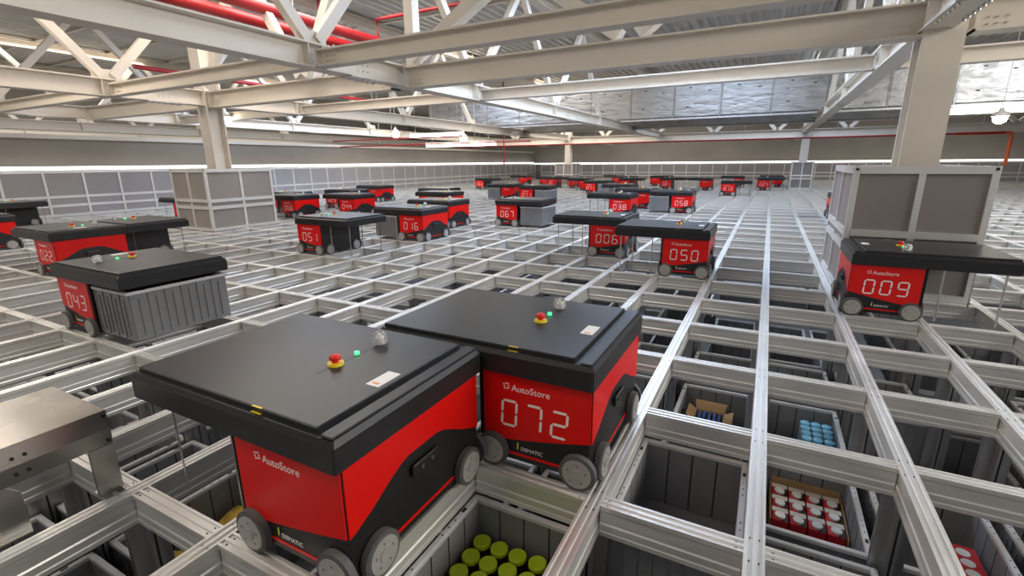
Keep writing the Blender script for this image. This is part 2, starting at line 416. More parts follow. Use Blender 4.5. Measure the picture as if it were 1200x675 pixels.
m = MB(); m.lathe((0, 0, .1755), [(.0095, 0), (.0095, .02), (.008, .022)], 12); BC = m.mesh('cap', M['bluecap'])
for c in range(5):
    for r in range(5):
        b = empty('bottle', (-.27 - .064 + c * .032, 1.85 - .055 + r * .0275, bz1 + .0045), 'small bottle with dark blue cap inside the open carton', 'bottle', 'blue-capped bottles in the open carton')
        link('bottle_body', BT, b); link('cap', BC, b)
# long red carton with white discs, bin (1,1)
e = empty('red_carton', (.850, .975, bz1), 'long red carton with a row of white round prints, right edge', 'carton')
m = MB(); m.box(-.075, .075, -.19, .19, 0, .19, .004); m.build('carton_body', M['redcard'], e)
m = MB()
for k in range(4): m.cyl((.022, -.06 + k * .066, .1903), .026, .0015, 'z', 22)
d = m.build('disc_print', M['white'], e); d['label'] = 'white round prints'
# snack pouches on a pad, bin (-5,-1)
m = MB(); m.box(-2.44, -2.06, -.64, -.065, bz1, bz1 + .085, .004); tag(m.build('cardboard_pad', M['card']), 'cardboard pad under the snack pouches', 'pad')
for k in range(9):
    m = MB(); a = random.uniform(1.2, 1.9); x = -2.365 + (k % 3) * .115; y = -.53 + (k // 3) * .165
    rings = []
    for t, wv in ((-.07, .002), (-.045, .02), (0, .028), (.045, .02), (.07, .002)):
        rings.append([(t, -.045, -wv * .5), (t, 0, -wv), (t, .045, -wv * .5), (t, .045, wv * .5), (t, 0, wv), (t, -.045, wv * .5)])
    m.loft(rings); o = m.build('snack_pouch', M['film'] if k % 4 == 1 else M['pouch'], None, (x, y, bz1 + .128)); o.rotation_euler = (random.uniform(-.2, .2), random.uniform(-.2, .2), a)
    tag(o, 'crumpled yellow and clear snack pouch in the bin at lower left', 'pouch', 'snack pouches in the bin')

# ------------------------------------------------------------------ robots
def text_mesh(body, size, name, mat, shear=0.0):
    cu = bpy.data.curves.new(name, 'FONT'); cu.body = body; cu.size = size; cu.extrude = 0.0006; cu.resolution_u = 3; cu.shear = shear
    cu.align_x = 'LEFT'
    o = bpy.data.objects.new(name, cu); COL.objects.link(o)
    bpy.context.view_layer.update()
    dg = bpy.context.evaluated_depsgraph_get()
    me = bpy.data.meshes.new_from_object(o.evaluated_get(dg)); bpy.data.objects.remove(o); bpy.data.curves.remove(cu)
    me.name = name
    me.transform(Matrix.Rotation(math.pi / 2, 4, 'X'))      # stands up facing -Y
    me.materials.clear(); me.materials.append(mat)
    return me
LOGO = text_mesh('AutoStore', 0.036, 'maker_name', M['white'])
DEM = text_mesh('DEMATIC', 0.021, 'supplier_name', M['white'])

# seven segment digits: segments as slim hexagons
SEG = {'0': 'abcdef', '1': 'bc', '2': 'abged', '3': 'abgcd', '4': 'fgbc', '5': 'afgcd', '6': 'afgedc', '7': 'abc', '8': 'abcdefg', '9': 'abcdfg'}
def digits_mesh(ch, n, y):
    m = MB(); w, h, t = 0.058, 0.100, 0.0095; x0, z0 = 0.124, 0.178; pit = 0.100
    if 1:
        ox = x0 + n * pit
        def seg(p, q):
            d = Vector((q[0] - p[0], q[1] - p[1])); L = d.length; d /= L; nn = Vector((-d.y, d.x))
            g = 0.0022; p = Vector(p) + d * g; q = Vector(q) - d * g; k = t / 2
            pts = [p, p + d * k + nn * k, q - d * k + nn * k, q, q - d * k - nn * k, p + d * k - nn * k]
            poly = [(ox + a.x - 0.05 * (0.05 - a.y), z0 + a.y) for a in pts]
            m.prism(poly, 'y', y - 0.001, y)
        P = {'a': ((0, h), (w, h)), 'b': ((w, h / 2), (w, h)), 'c': ((w, 0), (w, h / 2)), 'd': ((0, 0), (w, 0)), 'e': ((0, 0), (0, h / 2)), 'f': ((0, h / 2), (0, h)), 'g': ((0, h / 2), (w, h / 2))}
        for c in SEG[ch]: seg(*P[c])
    return m.mesh('number_segments', M['white'])

def make_robot_meshes():
    D = {}
    # body: black box with chamfers
    m = MB(); m.box(.030, .470, .030, .672, .030, .386, .006)
    m.box(.024, .030, .030, .060, .06, .386); m.box(.024, .030, .642, .672, .06, .386)      # inner side frame posts
    m.box(.024, .030, .060, .642, .205, .222)
    D['body'] = m.mesh('body', M['black'])
    # red face plates (front and back) whose lower edge rises towards the outer side
    def face(y0, y1, mirror):
        pts = [(.044, .386), (.044, .112)]
        for k in range(0, 13):
            t = k / 12; xx = .10 + t * .368; pts.append((xx, .112 + .070 * t ** 1.25))
        pts += [(.468, .386)]
        m = MB(); m.prism(pts, 'y', y0, y1); return m
    D['front_panel'] = face(.0265, .0300, 0).mesh('front_panel', M['red'])
    D['rear_panel'] = face(.672, .6755, 0).mesh('rear_panel', M['red'])
    # outer side: red plate with a black hump cut out of its lower half
    pts = [(.034, .386), (.034, .178)]
    for y, z in ((.06, .186), (.12, .212), (.19, .250), (.245, .276), (.28, .285), (.42, .285), (.457, .276), (.51, .250), (.58, .212), (.64, .186), (.668, .178)): pts.append((y, z))
    pts.append((.668, .386))
    m = MB(); m.prism(pts, 'x', .470, .4735); D['side_panel'] = m.mesh('side_panel', M['red'])
    # thin red trims low on the faces and the side
    for key, bb in (('trim', (.130, .385, .0280, .0300, .056, .066)), ('trim2', (.130, .385, .672, .674, .056, .066)), ('trim3', (.470, .472, .18, .52, .056, .066))):
        m = MB(); m.box(*bb); D[key] = m.mesh('trim_strip', M['red'])
    # sensor housing on the outer side
    m = MB(); m.box(.4735, .486, .285, .415, .205, .245, .004); D['sensor'] = m.mesh('sensor_housing', M['black'])
    m = MB(); m.cyl((.486, .325, .225), .008, .004, 'x', 14); D['lens'] = m.mesh('sensor_lens', M['lens'])
    m = MB(); m.cyl((.486, .375, .225), .008, .004, 'x', 14); D['lens2'] = m.mesh('sensor_lens', M['lens'])
    # lid
    m = MB()
    def ring(x0, x1, y0, y1, z, c):
        return [(x0 + c, y0, z), (x1 - c, y0, z), (x1, y0 + c, z), (x1, y1 - c, z), (x1 - c, y1, z), (x0 + c, y1, z), (x0, y1 - c, z), (x0, y0 + c, z)]
    m.loft([ring(-.440, .470, .016, .686, .386, .004), ring(-.450, .480, .006, .696, .391, .006), ring(-.450, .480, .006, .696, .462, .006), ring(-.440, .470, .016, .686, .478, .006)])
    D['lid'] = m.mesh('lid', M['lid'])
    m = MB(); m.loft([ring(-.436, .405, .030, .672, .478, .003), ring(-.436, .405, .030, .672, .490, .003), ring(-.432, .401, .034, .668, .493, .003)])
    D['top_cover'] = m.mesh('top_cover', M['lidtop'])
    m = MB(); m.box(.425, .470, .018, .684, .478, .486, .003); D['end_strip'] = m.mesh('end_strip', M['lidtop'])
    m = MB(); m.box(.128, .150, .26, .585, .493, .4936); D['slot'] = m.mesh('control_slot', M['black'])
    m = MB(); m.cyl((.140, .335, .493), .028, .008, 'z', 24, .026); D['estop_base'] = m.mesh('emergency_stop', M['yellow'])
    m = MB(); m.cyl((.140, .335, .501), .011, .008, 'z', 16); m.lathe((.140, .335, .509), [(.017, 0), (.019, .004), (.019, .012), (.015, .017), (0, .018)], 20); D['estop'] = m.mesh('button', M['ereed'])
    m = MB(); m.cyl((.140, .430, .493), .009, .010, 'z', 12); D['led'] = m.mesh('status_light', M['green_led'])
    m = MB(); m.lathe((.140, .545, .493), [(.024, 0), (.028, .010), (.029, .022), (.025, .037), (.016, .046), (0, .049)], 20); D['dome'] = m.mesh('antenna_dome', M['glass'])
    m = MB(); m.cyl((.140, .545, .4935), .012, .024, 'z', 12); m.cyl((.140, .545, .517), .006, .010, 'z', 10); D['core'] = m.mesh('dome_core', M['white'])
    m = MB(); m.box(.335, .385, .270, .372, .493, .4936); D['label'] = m.mesh('label', M['white'])
    m = MB(); m.box(.348, .372, .282, .292, .4936, .4940); D['label_print'] = m.mesh('label_print', M['orange'])
    m = MB(); m.box(.150, .190, .0225, .029, .478, .4788); m.box(.150, .190, .0285, .0345, .493, .4936); D['sticker'] = m.mesh('warning_sticker', M['yellow'])
    # wheel (axis along y, outer face towards -y), centre at origin
    m = MB(); m.cyl((0, .002, 0), .068, .022, 'y', 32); m.cyl((0, 0, 0), .063, .003, 'y', 32); D['wheel'] = m.mesh('wheel', M['tyre'])
    m = MB(); m.cyl((0, -.003, 0), .054, .004, 'y', 32); m.cyl((0, -.006, 0), .020, .004, 'y', 16); D['hubm'] = m.mesh('wheel_disc', M['hub'])
    m = MB()
    for k in range(5):
        a = k * 2 * math.pi / 5 + .3; m.cyl((.035 * math.cos(a), -.0036, .035 * math.sin(a)), .0035, .001, 'y', 8)
    D['holes'] = m.mesh('wheel_holes', M['tyre'])
    # logo dots
    m = MB()
    for k in range(8):
        a = k * math.pi / 4 + .2; rr = .0125 if k % 2 else .009; m.cyl((rr * math.cos(a), -.0006, rr * math.sin(a)), .0030, .0012, 'y', 8)
    D['dots'] = m.mesh('maker_mark', M['white'])
    m = MB(); m.prism([(0, 0), (.006, .004), (.006, .030), (0, .026)], 'y', -.001, 0); D['dbar'] = m.mesh('supplier_mark', M['lime'])
    # lift bands
    m = MB(); m.box(-.006, .006, -.0008, .0008, .004, .386); D['band'] = m.mesh('lift_band', M['steel'])
    return D
RM = make_robot_meshes()

WHEELS = [((.082, .004, .068), 0), ((.430, .004, .068), 0), ((.082, .698, .068), math.pi), ((.430, .698, .068), math.pi),
          ((.498, .125, .068), math.pi / 2), ((.498, .577, .068), math.pi / 2), ((.002, .125, .068), -math.pi / 2), ((.002, .577, .068), -math.pi / 2)]

def make_robot(bands=True):
    e = empty('grid_robot', (0, 0, 0), '', 'robot')
    b = link('body', RM['body'], e)
    link('front_panel', RM['front_panel'], e)['label'] = 'red front panel'
    link('rear_panel', RM['rear_panel'], e)
    link('side_panel', RM['side_panel'], e)
    for key in ('trim', 'trim2', 'trim3'): link('trim_strip', RM[key], e)
    s = link('sensor_housing', RM['sensor'], e); link('sensor_lens', RM['lens'], s); link('sensor_lens', RM['lens2'], s)
    l = link('lid', RM['lid'], e)
    t = link('top_cover', RM['top_cover'], l); link('end_strip', RM['end_strip'], l)
    link('control_slot', RM['slot'], l)
    es = link('emergency_stop', RM['estop_base'], e); link('stop_button', RM['estop'], es)
    link('status_light', RM['led'], e)
    d = link('antenna_dome', RM['dome'], e); link('dome_core', RM['core'], d)
    lb = link('safety_label', RM['label'], e); link('label_print', RM['label_print'], lb)
    link('warning_sticker', RM['sticker'], e)
    for (p, rz) in WHEELS:
        w = link('wheel', RM['wheel'], e, p); w.rotation_euler = (0, 0, rz)
        h = link('wheel_disc', RM['hubm'], w); link('wheel_hole', RM['holes'], w)
    for back in (0, 1):
        # local frame of the face looked at
        def put(name, me, x, z):
            o = link(name, me, e, ((x, .0260, z) if not back else (.5 - x, .6760, z)))
            if back: o.rotation_euler = (0, 0, math.pi)
        sx = 0 if not back else 0
        put('maker_mark', RM['dots'], .142, .337); put('maker_name', LOGO, .163, .322)
        put('supplier_mark', RM['dbar'], .185, .084); put('supplier_name', DEM, .200, .083)
    if bands:
        for x in (-.40, -.075):
            for y in (.085, .617): link('lift_band', RM['band'], e, (x, y, 0))
    return e
_pt = make_robot(True); _pb = make_robot(False)

robots = [  # number, i, j, cantilever side, carries a bin, label
    ('072', -2, 0, -1, 0, 'red and black grid robot numbered 072, nearest one with wheels in view'),
    (None, -2.85, -1, -1, 0, 'unnumbered red robot with black lid in the left foreground, overlapping robot 072'),
    ('050', -2, 5, -1, 0, 'red and black grid robot numbered 050, lift side empty at its left'),
    ('006', -4, 6, -1, 0, 'red and black grid robot numbered 006, behind and left of robot 050'),
    ('009', 1, 4, 1, 0, 'red and black grid robot numbered 009 in front of the right column screen'),
    ('043', -9, 0, 1, 1, 'red and black grid robot numbered 043 carrying a bin, left foreground'),
    ('022', -14, 1, -1, 0, 'red and black grid robot numbered 022 behind robot 043'),
    (None, -15, 2, 1, 0, 'robot with black lift side showing, directly behind robot 022'),
    ('051', -11, 4, 1, 0, 'red and black grid robot numbered 051 with black inner side showing'),
    ('016', -10, 6, -1, 1, 'red and black grid robot numbered 016 with a bin at its left'),
    ('067', -9, 9, 1, 1, 'red and black grid robot numbered 067 with a bin at its right'),
    ('058', -4, 14, -1, 1, 'red and black grid robot numbered 058 with a bin at its left'),
    ('038', -6, 12, -1, 0, 'red and black grid robot numbered 038, behind robot 006'),
    ('001', -8, 27, 1, 0, 'small far robot numbered 001 near the far screen'),
    ('013', -3, 23, 1, 0, 'small far robot numbered 013 on the long straight rails'),
    ('027', -1, 28, 1, 0, 'small far robot numbered 027 left of the far column screen'),
    ('071', -12, 22, 1, 1, 'far robot numbered 071 with bin, right of the middle group'),
    ('071', -13, 16, 1, 1, 'middle-distance robot numbered 071 with bin, right behind robot 067'),
    ('063', -23, 24, 1, 0, 'far robot numbered 063 by the left screen, leftmost of the far group'),
    ('066', -19, 8, -1, 0, 'red robot numbered 066 just right of the left column screen'),
    ('044', -17, 9, -1, 0, 'red robot numbered 044 with its red side in view, behind robot 051'),
    ('023', -21, 11, 1, 0, 'robot numbered 023 half hidden behind robot 044'),
    (None, -22, 14, -1, 0, 'red-sided robot under a pale glinting lid near the left screen, right of robot 023'),
    (None, -22, 9, 1, 0, 'robot hidden behind robot 066 apart from its dark lid'),
    (None, -11, 8, -1, 0, 'robot right behind robot 016, nearest of three lids in a row'),
    (None, -14, 11, -1, 0, 'middle one of three robots in a row behind robot 016'),
    (None, -17, 13, 1, 0, 'farthest of three robots in a row behind robot 016'),
    (None, -15, 17, -1, 1, 'red robot with a bin at its left, left of the middle-distance robot 071'),
    (None, -23, 30, -1, 0, 'tiny far robot behind the robot 063, close to the far corner'),
    ('00', -18, 27, -1, 0, 'far robot showing 00, right of the far corner'),
    (None, -20, 29, 1, 0, 'tiny far robot between the corner and the robot showing 00'),
    (None, -16, 27, -1, 0, 'far red robot next to and right of the robot showing 00'),
    (None, -14, 25, -1, 0, 'far robot behind the far robot 071, its lid showing above'),
    (None, -11, 26, 1, 0, 'far robot with dark lid right of the far robot 071'),
    (None, -8, 18, -1, 0, 'dark-lidded robot behind robot 038, farther of two lids'),
    (None, -6, 15, -1, 0, 'dark-lidded robot behind robot 038, nearer of two lids'),
    (None, -12, 30, -1, 0, 'leftmost of the dark far robots clustered below the far screen'),
    (None, -10, 31, 1, 0, 'rightmost of the dark far robots clustered below the far screen'),
    (None, -14, 32, -1, 0, 'far robot behind the cluster, beside the far left column guard'),
    (None, -5, 27, -1, 0, 'far red robot between robots 001 and 013'),
    (None, -3, 31, -1, 0, 'far robot behind robot 013, against the far screen'),
    (None, 0, 32, -1, 0, 'far robot right behind robot 027, against the far screen'),
    (None, -20, 1, -1, 0, 'red-sided robot cut by the left picture edge'),
    (None, -27, 3, 1, 0, 'dark-lidded robot behind the one at the left picture edge'),
    (None, -22, 6, -1, 0, 'robot half hidden behind the left column screen, left side'),
    (None, 2, 14, 1, 0, 'robot half hidden behind the right column screen'),
]
last = {c: max(k for k, r in enumerate(robots) if r[4] == c) for c in (0, 1)}
made = [(_pb if r[4] else _pt) if k == last[r[4]] else copy_tree(_pb if r[4] else _pt) for k, r in enumerate(robots)]
for k, (num, i, j, side, carry, label) in enumerate(robots):
    e = made[k]
    rows = j
    x, y = i * A, j * B
    if side < 0: e.location = (x, y, 0); e.rotation_euler = (0, 0, 0)
    else: e.location = (x + A, y + B, 0); e.rotation_euler = (0, 0, math.pi)
    e['label'] = label; e['category'] = 'robot'; e['group'] = 'robots on the rail grid'
    if num:
        for n, ch in enumerate(num):
            d = link('number_digit', digits_mesh(ch, n, 0.0), e)
            if side < 0: d.location = (0, .0264, 0)
            else: d.location = (.5, .6756, 0); d.rotation_euler = (0, 0, math.pi)
    if carry:
        bx = (x - .236) if side < 0 else (x + A + .236)
        o = link('storage_bin', BINM, None, (bx, y + .351, .045))
        tag(o, 'grey bin held under the lid of %s' % ('robot ' + num if num and num != '071' else ('the far robot 071' if num == '071' and j > 20 else ('the nearer robot 071' if num == '071' else 'the unnumbered robot left of robot 071'))), 'storage bin', 'bins carried by robots')

# ------------------------------------------------------------------ fences with light strips
def fence(name, label, p, d, n, L, z_top, rails, ori, off):
    """run of posts and panels; ori 'y': runs along y at x = p; ori 'x': runs along x at y = p"""
    e = empty(name, (p, d, 0) if ori == 'y' else (d, p, 0), label, 'screen', 'perimeter screens')
    def bx(m, a0, a1, b0, b1, z0, z1):
        if ori == 'y': m.box(b0, b1, a0, a1, z0, z1)
        else: m.box(a0, a1, b0, b1, z0, z1)
    h = .0225
    for k in range(n + 1):
        m = MB(); bx(m, k * L - h, k * L + h, -h, h, 0, z_top); m.build('post', M['frame'], e)
    for z in rails:
        m = MB(); bx(m, h, n * L - h, -h * .8, h * .8, z - .03, z + .03)
        m.build('rail', M['frame'], e)
    edges = sorted([0.0] + list(rails) + [])
    for k in range(n):
        m = MB()
        for a, b in zip(rails[:-1], rails[1:]): bx(m, k * L + h, (k + 1) * L - h, -.006, .006, a + .03, b - .03)
        m.build('panel', M['fencep'], e)
    return e
RAILS = (0.03, 0.25, 0.45, 1.02)
fence('perimeter_screen', 'long pale panel screen with aluminium posts along the left wall', -14.68, 0.60, 40, 0.735, 1.05, RAILS, 'y', 0)
fence('perimeter_screen', 'dark panel screen with aluminium posts below the far wall', 29.75, -14.1, 35, 0.735, 0.99, (0.03, 0.28, 0.46, 0.96), 'x', 0)
fence('perimeter_screen', 'panel screen at the right edge beyond the right column screen', 10.9, 9.5, 27, 0.735, 0.99, (0.03, 0.28, 0.46, 0.96), 'y', 0)
m = MB(); m.box(-14.72, -14.64, -2.5, 29.7, 1.062, 1.14); tag(m.build('light_strip', M['tube']), 'long glowing light strip on top of the left screen', 'light strip', 'light strips on the screens')
m = MB(); m.box(-14.6, 10.8, 29.70, 29.78, 0.995, 1.08); tag(m.build('light_strip', M['tube']), 'long glowing light strip on top of the far screen', 'light strip', 'light strips on the screens')

# ------------------------------------------------------------------ screens around the columns
def guard(x0, x1, y0, y1, label, rails=(0.03, .41, .53, 1.045)):
    e = empty('column_screen', ((x0 + x1) / 2, (y0 + y1) / 2, 0), label, 'screen', 'panel screens around columns')
    ox, oy = (x0 + x1) / 2, (y0 + y1) / 2; a, b = (x1 - x0) / 2, (y1 - y0) / 2; w = .045; zt = 1.075
    for sx in (-1, 1):
        for sy in (-1, 1):
            m = MB(); xa, xb = sorted((sx * a, sx * (a - w))); ya, yb = sorted((sy * b, sy * (b - w))); m.box(xa, xb, ya, yb, 0.002, zt, .003)
            pp = m.build('corner_post', M['frame'], e)
            m = MB(); m.cyl(((xa + xb) / 2, (ya + yb) / 2, zt), .012, .004, 'z', 12)
            if sy < 0: m.cyl(((xa + xb) / 2, ya - .003, zt - .022), .012, .004, 'y', 12)
            m.build('post_cap', M['dark'], pp)
    for sy in (-1, 1):
        ya, yb = sorted((sy * b, sy * (b - .04)))
        m = MB(); m.box(-.022, .022, ya, yb, .002, zt - .06); m.build('mid_post', M['frame'], e)
        for z in rails:
            m = MB(); m.box(-a + w, a - w, min(ya, sy * (b + .002)), max(yb, sy * (b + .002)), z - .028, z + .028); m.build('rail', M['frame'], e)
        for s0, s1 in ((-a + w, -.022), (.022, a - w)):
            m = MB(); yc = sy * (b - .025)
            for z0, z1 in zip(rails[:-1], rails[1:]): m.box(s0, s1, yc - .005, yc + .005, z0 + .028, z1 - .028)
            m.build('panel', M['panel'], e)
    for sx in (-1, 1):
        xa, xb = sorted((sx * a, sx * (a - .04)))
        m = MB(); m.box(xa, xb, -.022, .022, .002, zt - .06); m.build('mid_post', M['frame'], e)
        for z in rails:
            m = MB(); m.box(min(xa, sx * (a + .002)), max(xb, sx * (a + .002)), -b + w, b - w, z - .028, z + .028); m.build('rail', M['frame'], e)
        for s0, s1 in ((-b + w, -.022), (.022, b - w)):
            m = MB(); xc = sx * (a - .025)
            for z0, z1 in zip(rails[:-1], rails[1:]): m.box(xc - .005, xc + .005, s0, s1, z0 + .028, z1 - .028)
            m.build('panel', M['panel'], e)
    return e
guard(.535, 1.445, 3.545, 4.88, 'big grey panel screen around the right column behind robot 009')
guard(-9.66, -8.62, 3.60, 4.88, 'grey panel screen around the left column behind robot 022')
guard(.66, 1.42, 21.2, 22.4, 'small far grey panel screen at the foot of the far right column')
guard(-9.55, -8.65, 21.3, 22.4, 'small far grey panel screen at the foot of the far middle column')

# ------------------------------------------------------------------ steel frame
def ibeam(m, p, q, zb, zt, w, tf=.018, tw=.014):
    """horizontal I-beam between two (x,y) points"""
    p, q = Vector((p[0], p[1], 0)), Vector((q[0], q[1], 0)); d = (q - p).normalized(); n = Vector((-d.y, d.x, 0))
    prof = [(-w / 2, zb), (w / 2, zb), (w / 2, zb + tf), (tw / 2, zb + tf), (tw / 2, zt - tf), (w / 2, zt - tf), (w / 2, zt), (-w / 2, zt), (-w / 2, zt - tf), (-tw / 2, zt - tf), (-tw / 2, zb + tf), (-w / 2, zb + tf)]
    m.loft([[c + n * a + Vector((0, 0, z)) for a, z in prof] for c in (p, q)])
def column(x, y, label, ztop=4.5):
    m = MB(); w, d, tf, tw = .28, .30, .02, .016
    prof = [(-w / 2, -d / 2), (w / 2, -d / 2), (w / 2, -d / 2 + tf), (tw / 2, -d / 2 + tf), (tw / 2, d / 2 - tf), (w / 2, d / 2 - tf), (w / 2, d / 2), (-w / 2, d / 2), (-w / 2, d / 2 - tf), (-tw / 2, d / 2 - tf), (-tw / 2, -d / 2 + tf), (-w / 2, -d / 2 + tf)]
    m.prism([(x + a, y + b) for a, b in prof], 'z', 0.002, ztop)
    return tag(m.build('steel_column', M['paint']), label, 'column', 'steel columns')
column(1.05, 4.19, 'broad cream steel column rising from the right panel screen')
column(-9.13, 4.20, 'cream steel column rising from the left panel screen')
column(1.05, 21.8, 'small far cream steel column at right, above the far screen')
column(-9.05, 21.8, 'small far cream steel column in the middle, above the far screen')

ZB, ZT, ZTOP = 2.155, 2.41, 4.28
NODES = [-4.1, -0.7, 2.7, 6.13, 9.6, 13.0]
def truss_y(x, label, y_end=29.5, nodes=NODES, w=.22, braces=True):
    e = empty('roof_truss', (x, 0, ZB), label, 'truss', 'roof trusses')
    m = MB(); ibeam(m, (0, -2.9), (0, y_end), 0, ZT - ZB, w); m.build('bottom_chord', M['paint'], e)
    m = MB(); ibeam(m, (0, -2.9), (0, y_end), ZTOP - ZB, ZTOP - ZB + .2, w); m.build('top_chord', M['paint'], e)
    z0, z1 = ZT - ZB + .001, ZTOP - ZB - .001
    for k, y in enumerate(nodes):
        for s in (-1, 1):
            yy = y + s * 1.70
            if yy < -2.9 or yy > 14.5: continue
            m = MB(); m.bar((0, y + s * .07, z0 + .04), (0, yy - s * .07, z1 - .03), .12, .10, (1, 0, 0)); m.build('brace', M['paint'], e)
        m = MB(); m.box(-.008, .008, y - .2, y + .2, z0, z0 + .14); m.build('gusset', M['paint'], e)
        for s in (-1, 1):
            pass
    # web stiffeners at the nodes
    for y in nodes:
        m = MB(); m.box(-.10, .10, y - .135, y - .123, .019, ZT - ZB - .019); m.build('stiffener', M['paint'], e)
    # bolted splice
    m = MB()
    for y in (3.45, 10.4):
        m.box(-.11, .11, y - .3, y + .3, -.012, -.0005)
        for k in range(6):
            for sx in (-.08, .08): m.cyl((sx, y - .25 + k * .1, -.028), .012, .016, 'z', 8); m.cyl((sx, y - .25 + k * .1, ZT - ZB), .012, .022, 'z', 8)
        for sx in (-1, 1):
            for k in range(3):
                for q in range(2): m.cyl((sx * .008 if sx > 0 else -.02, y - .08 + k * .08, .09 + q * .07), .010, .012, 'x', 8)
    m.build('bolt', M['bolt'], e)['kind'] = 'stuff'
    return e
truss_y(-4.70, 'cream steel truss running away overhead, middle of the three near ones')
truss_y(-9.13, 'cream steel truss running away over the left column', nodes=[-4.1, -0.7, 2.7, 6.13, 9.6, 13.0])
truss_y(1.0, 'cream steel truss running away over the right column', nodes=[-0.7, 2.7, 6.13, 9.6, 13.0])
truss_y(-18.5, 'pale steel truss beyond the left wall, nearer of two', nodes=[-0.7, 2.7, 6.13, 9.6, 13.0], w=.2)
truss_y(-22.5, 'pale steel truss beyond the left wall, farther of two', nodes=[-0.7, 2.7, 6.13, 9.6, 13.0], w=.2)
truss_y(-13.6, 'pale steel truss along the left wall', nodes=[-0.7, 2.7, 6.13, 9.6, 13.0], w=.2)

def beam_x(y, x0, x1, label, zb=2.16, zt=2.335, w=.15, bolts=True):
    e = empty('steel_beam', ((x0 + x1) / 2, y, zb), label, 'beam', 'cross beams')
    c = (x0 + x1) / 2
    m = MB(); ibeam(m, (x0 - c, 0), (x1 - c, 0), 0, zt - zb, w); m.build('beam_web', M['paint'], e)
    m = MB()
    for s in (-1, 1):
        xe = x0 - c if s < 0 else x1 - c
        m.box(min(xe, xe - s * .012), max(xe, xe - s * .012), -w / 2, w / 2, .0, zt - zb)
    m.build('end_plate', M['paint'], e)
    if bolts:
        m = MB()
        for s in (-1, 1):
            xe = (x0 - c if s < 0 else x1 - c) - s * .10
            for k in range(3):
                for sy in (-1, 1): m.cyl((xe - s * k * .08, sy * w * .34, zt - zb), .011, .018, 'z', 8); 
                for q in range(2): m.cyl((xe - s * k * .06, -.02, .06 + q * .05), .009, .012, 'y', 8)
        m.build('bolt', M['bolt'], e)['kind'] = 'stuff'
    return e
for y in (2.7, 6.13):
    nm = {2.7: 'cream cross beam joining the middle truss in front of the columns', 6.13: 'bluish white cross beam right behind the two near columns'}[y]
    for a, b, side in ((-13.48, -9.25, 'left of the left column line'), (-9.01, -4.82, 'between left and middle truss'), (-4.58, .88, 'between middle and right truss'), (1.12, 6.5, 'right of the right column line')):
        beam_x(y, a, b, nm + ', ' + side)
for a, b, side in ((-13.48, -9.28, 'left of the left column'), (-8.98, -4.82, 'from the left column to the middle truss'), (-4.58, .94, 'from the middle truss to the right column'), (1.24, 6.5, 'right of the right column')):
    beam_x(4.19, a, b, 'deep bolted cream cross beam ' + side, 2.12, 2.39, .2)
beam_x(21.8, -13.48, 10.5, 'long far cream beam on top of the far columns', 1.98, 2.32, .2, False)
# truss over the columns, across the view
def truss_x(y, label, x0, x1, nodes, half, z0=2.39, z1=ZTOP):
    e = empty('roof_truss', (0, y, z0), label, 'truss', 'roof trusses')
    for xn in nodes:
        for s in (-1, 1):
            xe = xn + s * half
            if xe < x0 or xe > x1: continue
            m = MB(); m.bar((xn + s * .06, 0, .012), (xe - s * .06, 0, z1 - z0 - .02), .13, .11, (0, 1, 0)); m.build('brace', M['paint'], e)
    m = MB(); ibeam(m, (x0, 0), (x1, 0), z1 - z0 - .001, z1 - z0 + .18, .2); m.build('top_chord', M['paint'], e)
e = empty('roof_truss', (-1.8, 4.19, 2.40), 'cross truss with broad crossing braces between the middle truss and the right column', 'truss', 'roof trusses')
for dy, p, q in ((-.10, (-4.40, 2.40), (-1.25, 4.26)), (.10, (-1.70, 2.40), (-4.20, 4.26)), (.10, (-1.5, 2.40), (.75, 4.26))):
    m = MB(); m.bar((p[0] + 1.8, dy, p[1] - 2.40 + .06), (q[0] + 1.8, dy, q[1] - 2.40 - .06), .14, .17, (0, 1, 0)); m.build('brace', M['paint'], e)
m = MB(); m.box(-4.55 + 1.8, -4.41 + 1.8, -.07, .07, .0, 1.9); m.build('vertical_post', M['paint'], e)
m = MB(); ibeam(m, (-2.7, 0), (2.66, 0), 1.88, 2.06, .2); m.build('top_chord', M['paint'], e)
truss_x(4.0, 'cross truss with slanted square braces over the columns, left bay', -8.9, -4.9, [-8.8, -6.4], 1.3)
truss_x(21.8, 'far cross truss with thin braces above the far columns', -13.4, 10.4, [-12 + 2.4 * k for k in range(10)], 1.1, 2.325, 3.4)
# purlins under the deck
for k, y in enumerate([0.9, 2.2, 3.5, 5.4, 7.1, 8.8, 10.5, 12.2]):
    m = MB(); ibeam(m, (-25.8, y), (11.5, y), 4.482, 4.548, .09); o = m.build('purlin', M['paint'])
    tag(o, 'slim cream purlin under the corrugated deck', 'purlin', 'purlins under the deck')

# ------------------------------------------------------------------ duct, pipes, lamps
duct = empty('air_duct', (-1, 15.6, 2.45), 'big silver foil-wrapped air duct running across behind the trusses', 'duct')
x = -12.4; n = 0
while x < 11.0:
    m = MB(); L = 1.35
    m.box(x + 1, x + L - .012 + 1, -.6, .6, 0, 1.12, .02); m.build('duct_section', M['foil'], duct)
    m = MB(); m.box(x + L - .02 + 1, x + L + .008 + 1, -.612, .612, -.01, 1.13); m.build('duct_joint', M['foil'], duct)
    m = MB()
    for zx, zz in ((.35, .3), (.95, .75), (.4, .85)):
        m.prism([(x + 1 + zx, zz), (x + 1 + zx + .10, zz), (x + 1 + zx + .08, zz - .03), (x + 1 + zx + .03, zz - .03)], 'y', -.606, -.600)
    m.build('duct_pin', M['dark'], duct)
    x += L; n += 1
m = MB(); m.box(-11, 10.6, 16.9, 17.5, 2.28, 2.66, .03); tag(m.build('air_duct', M['foil']), 'lower narrow silver duct just below the big one', 'duct')
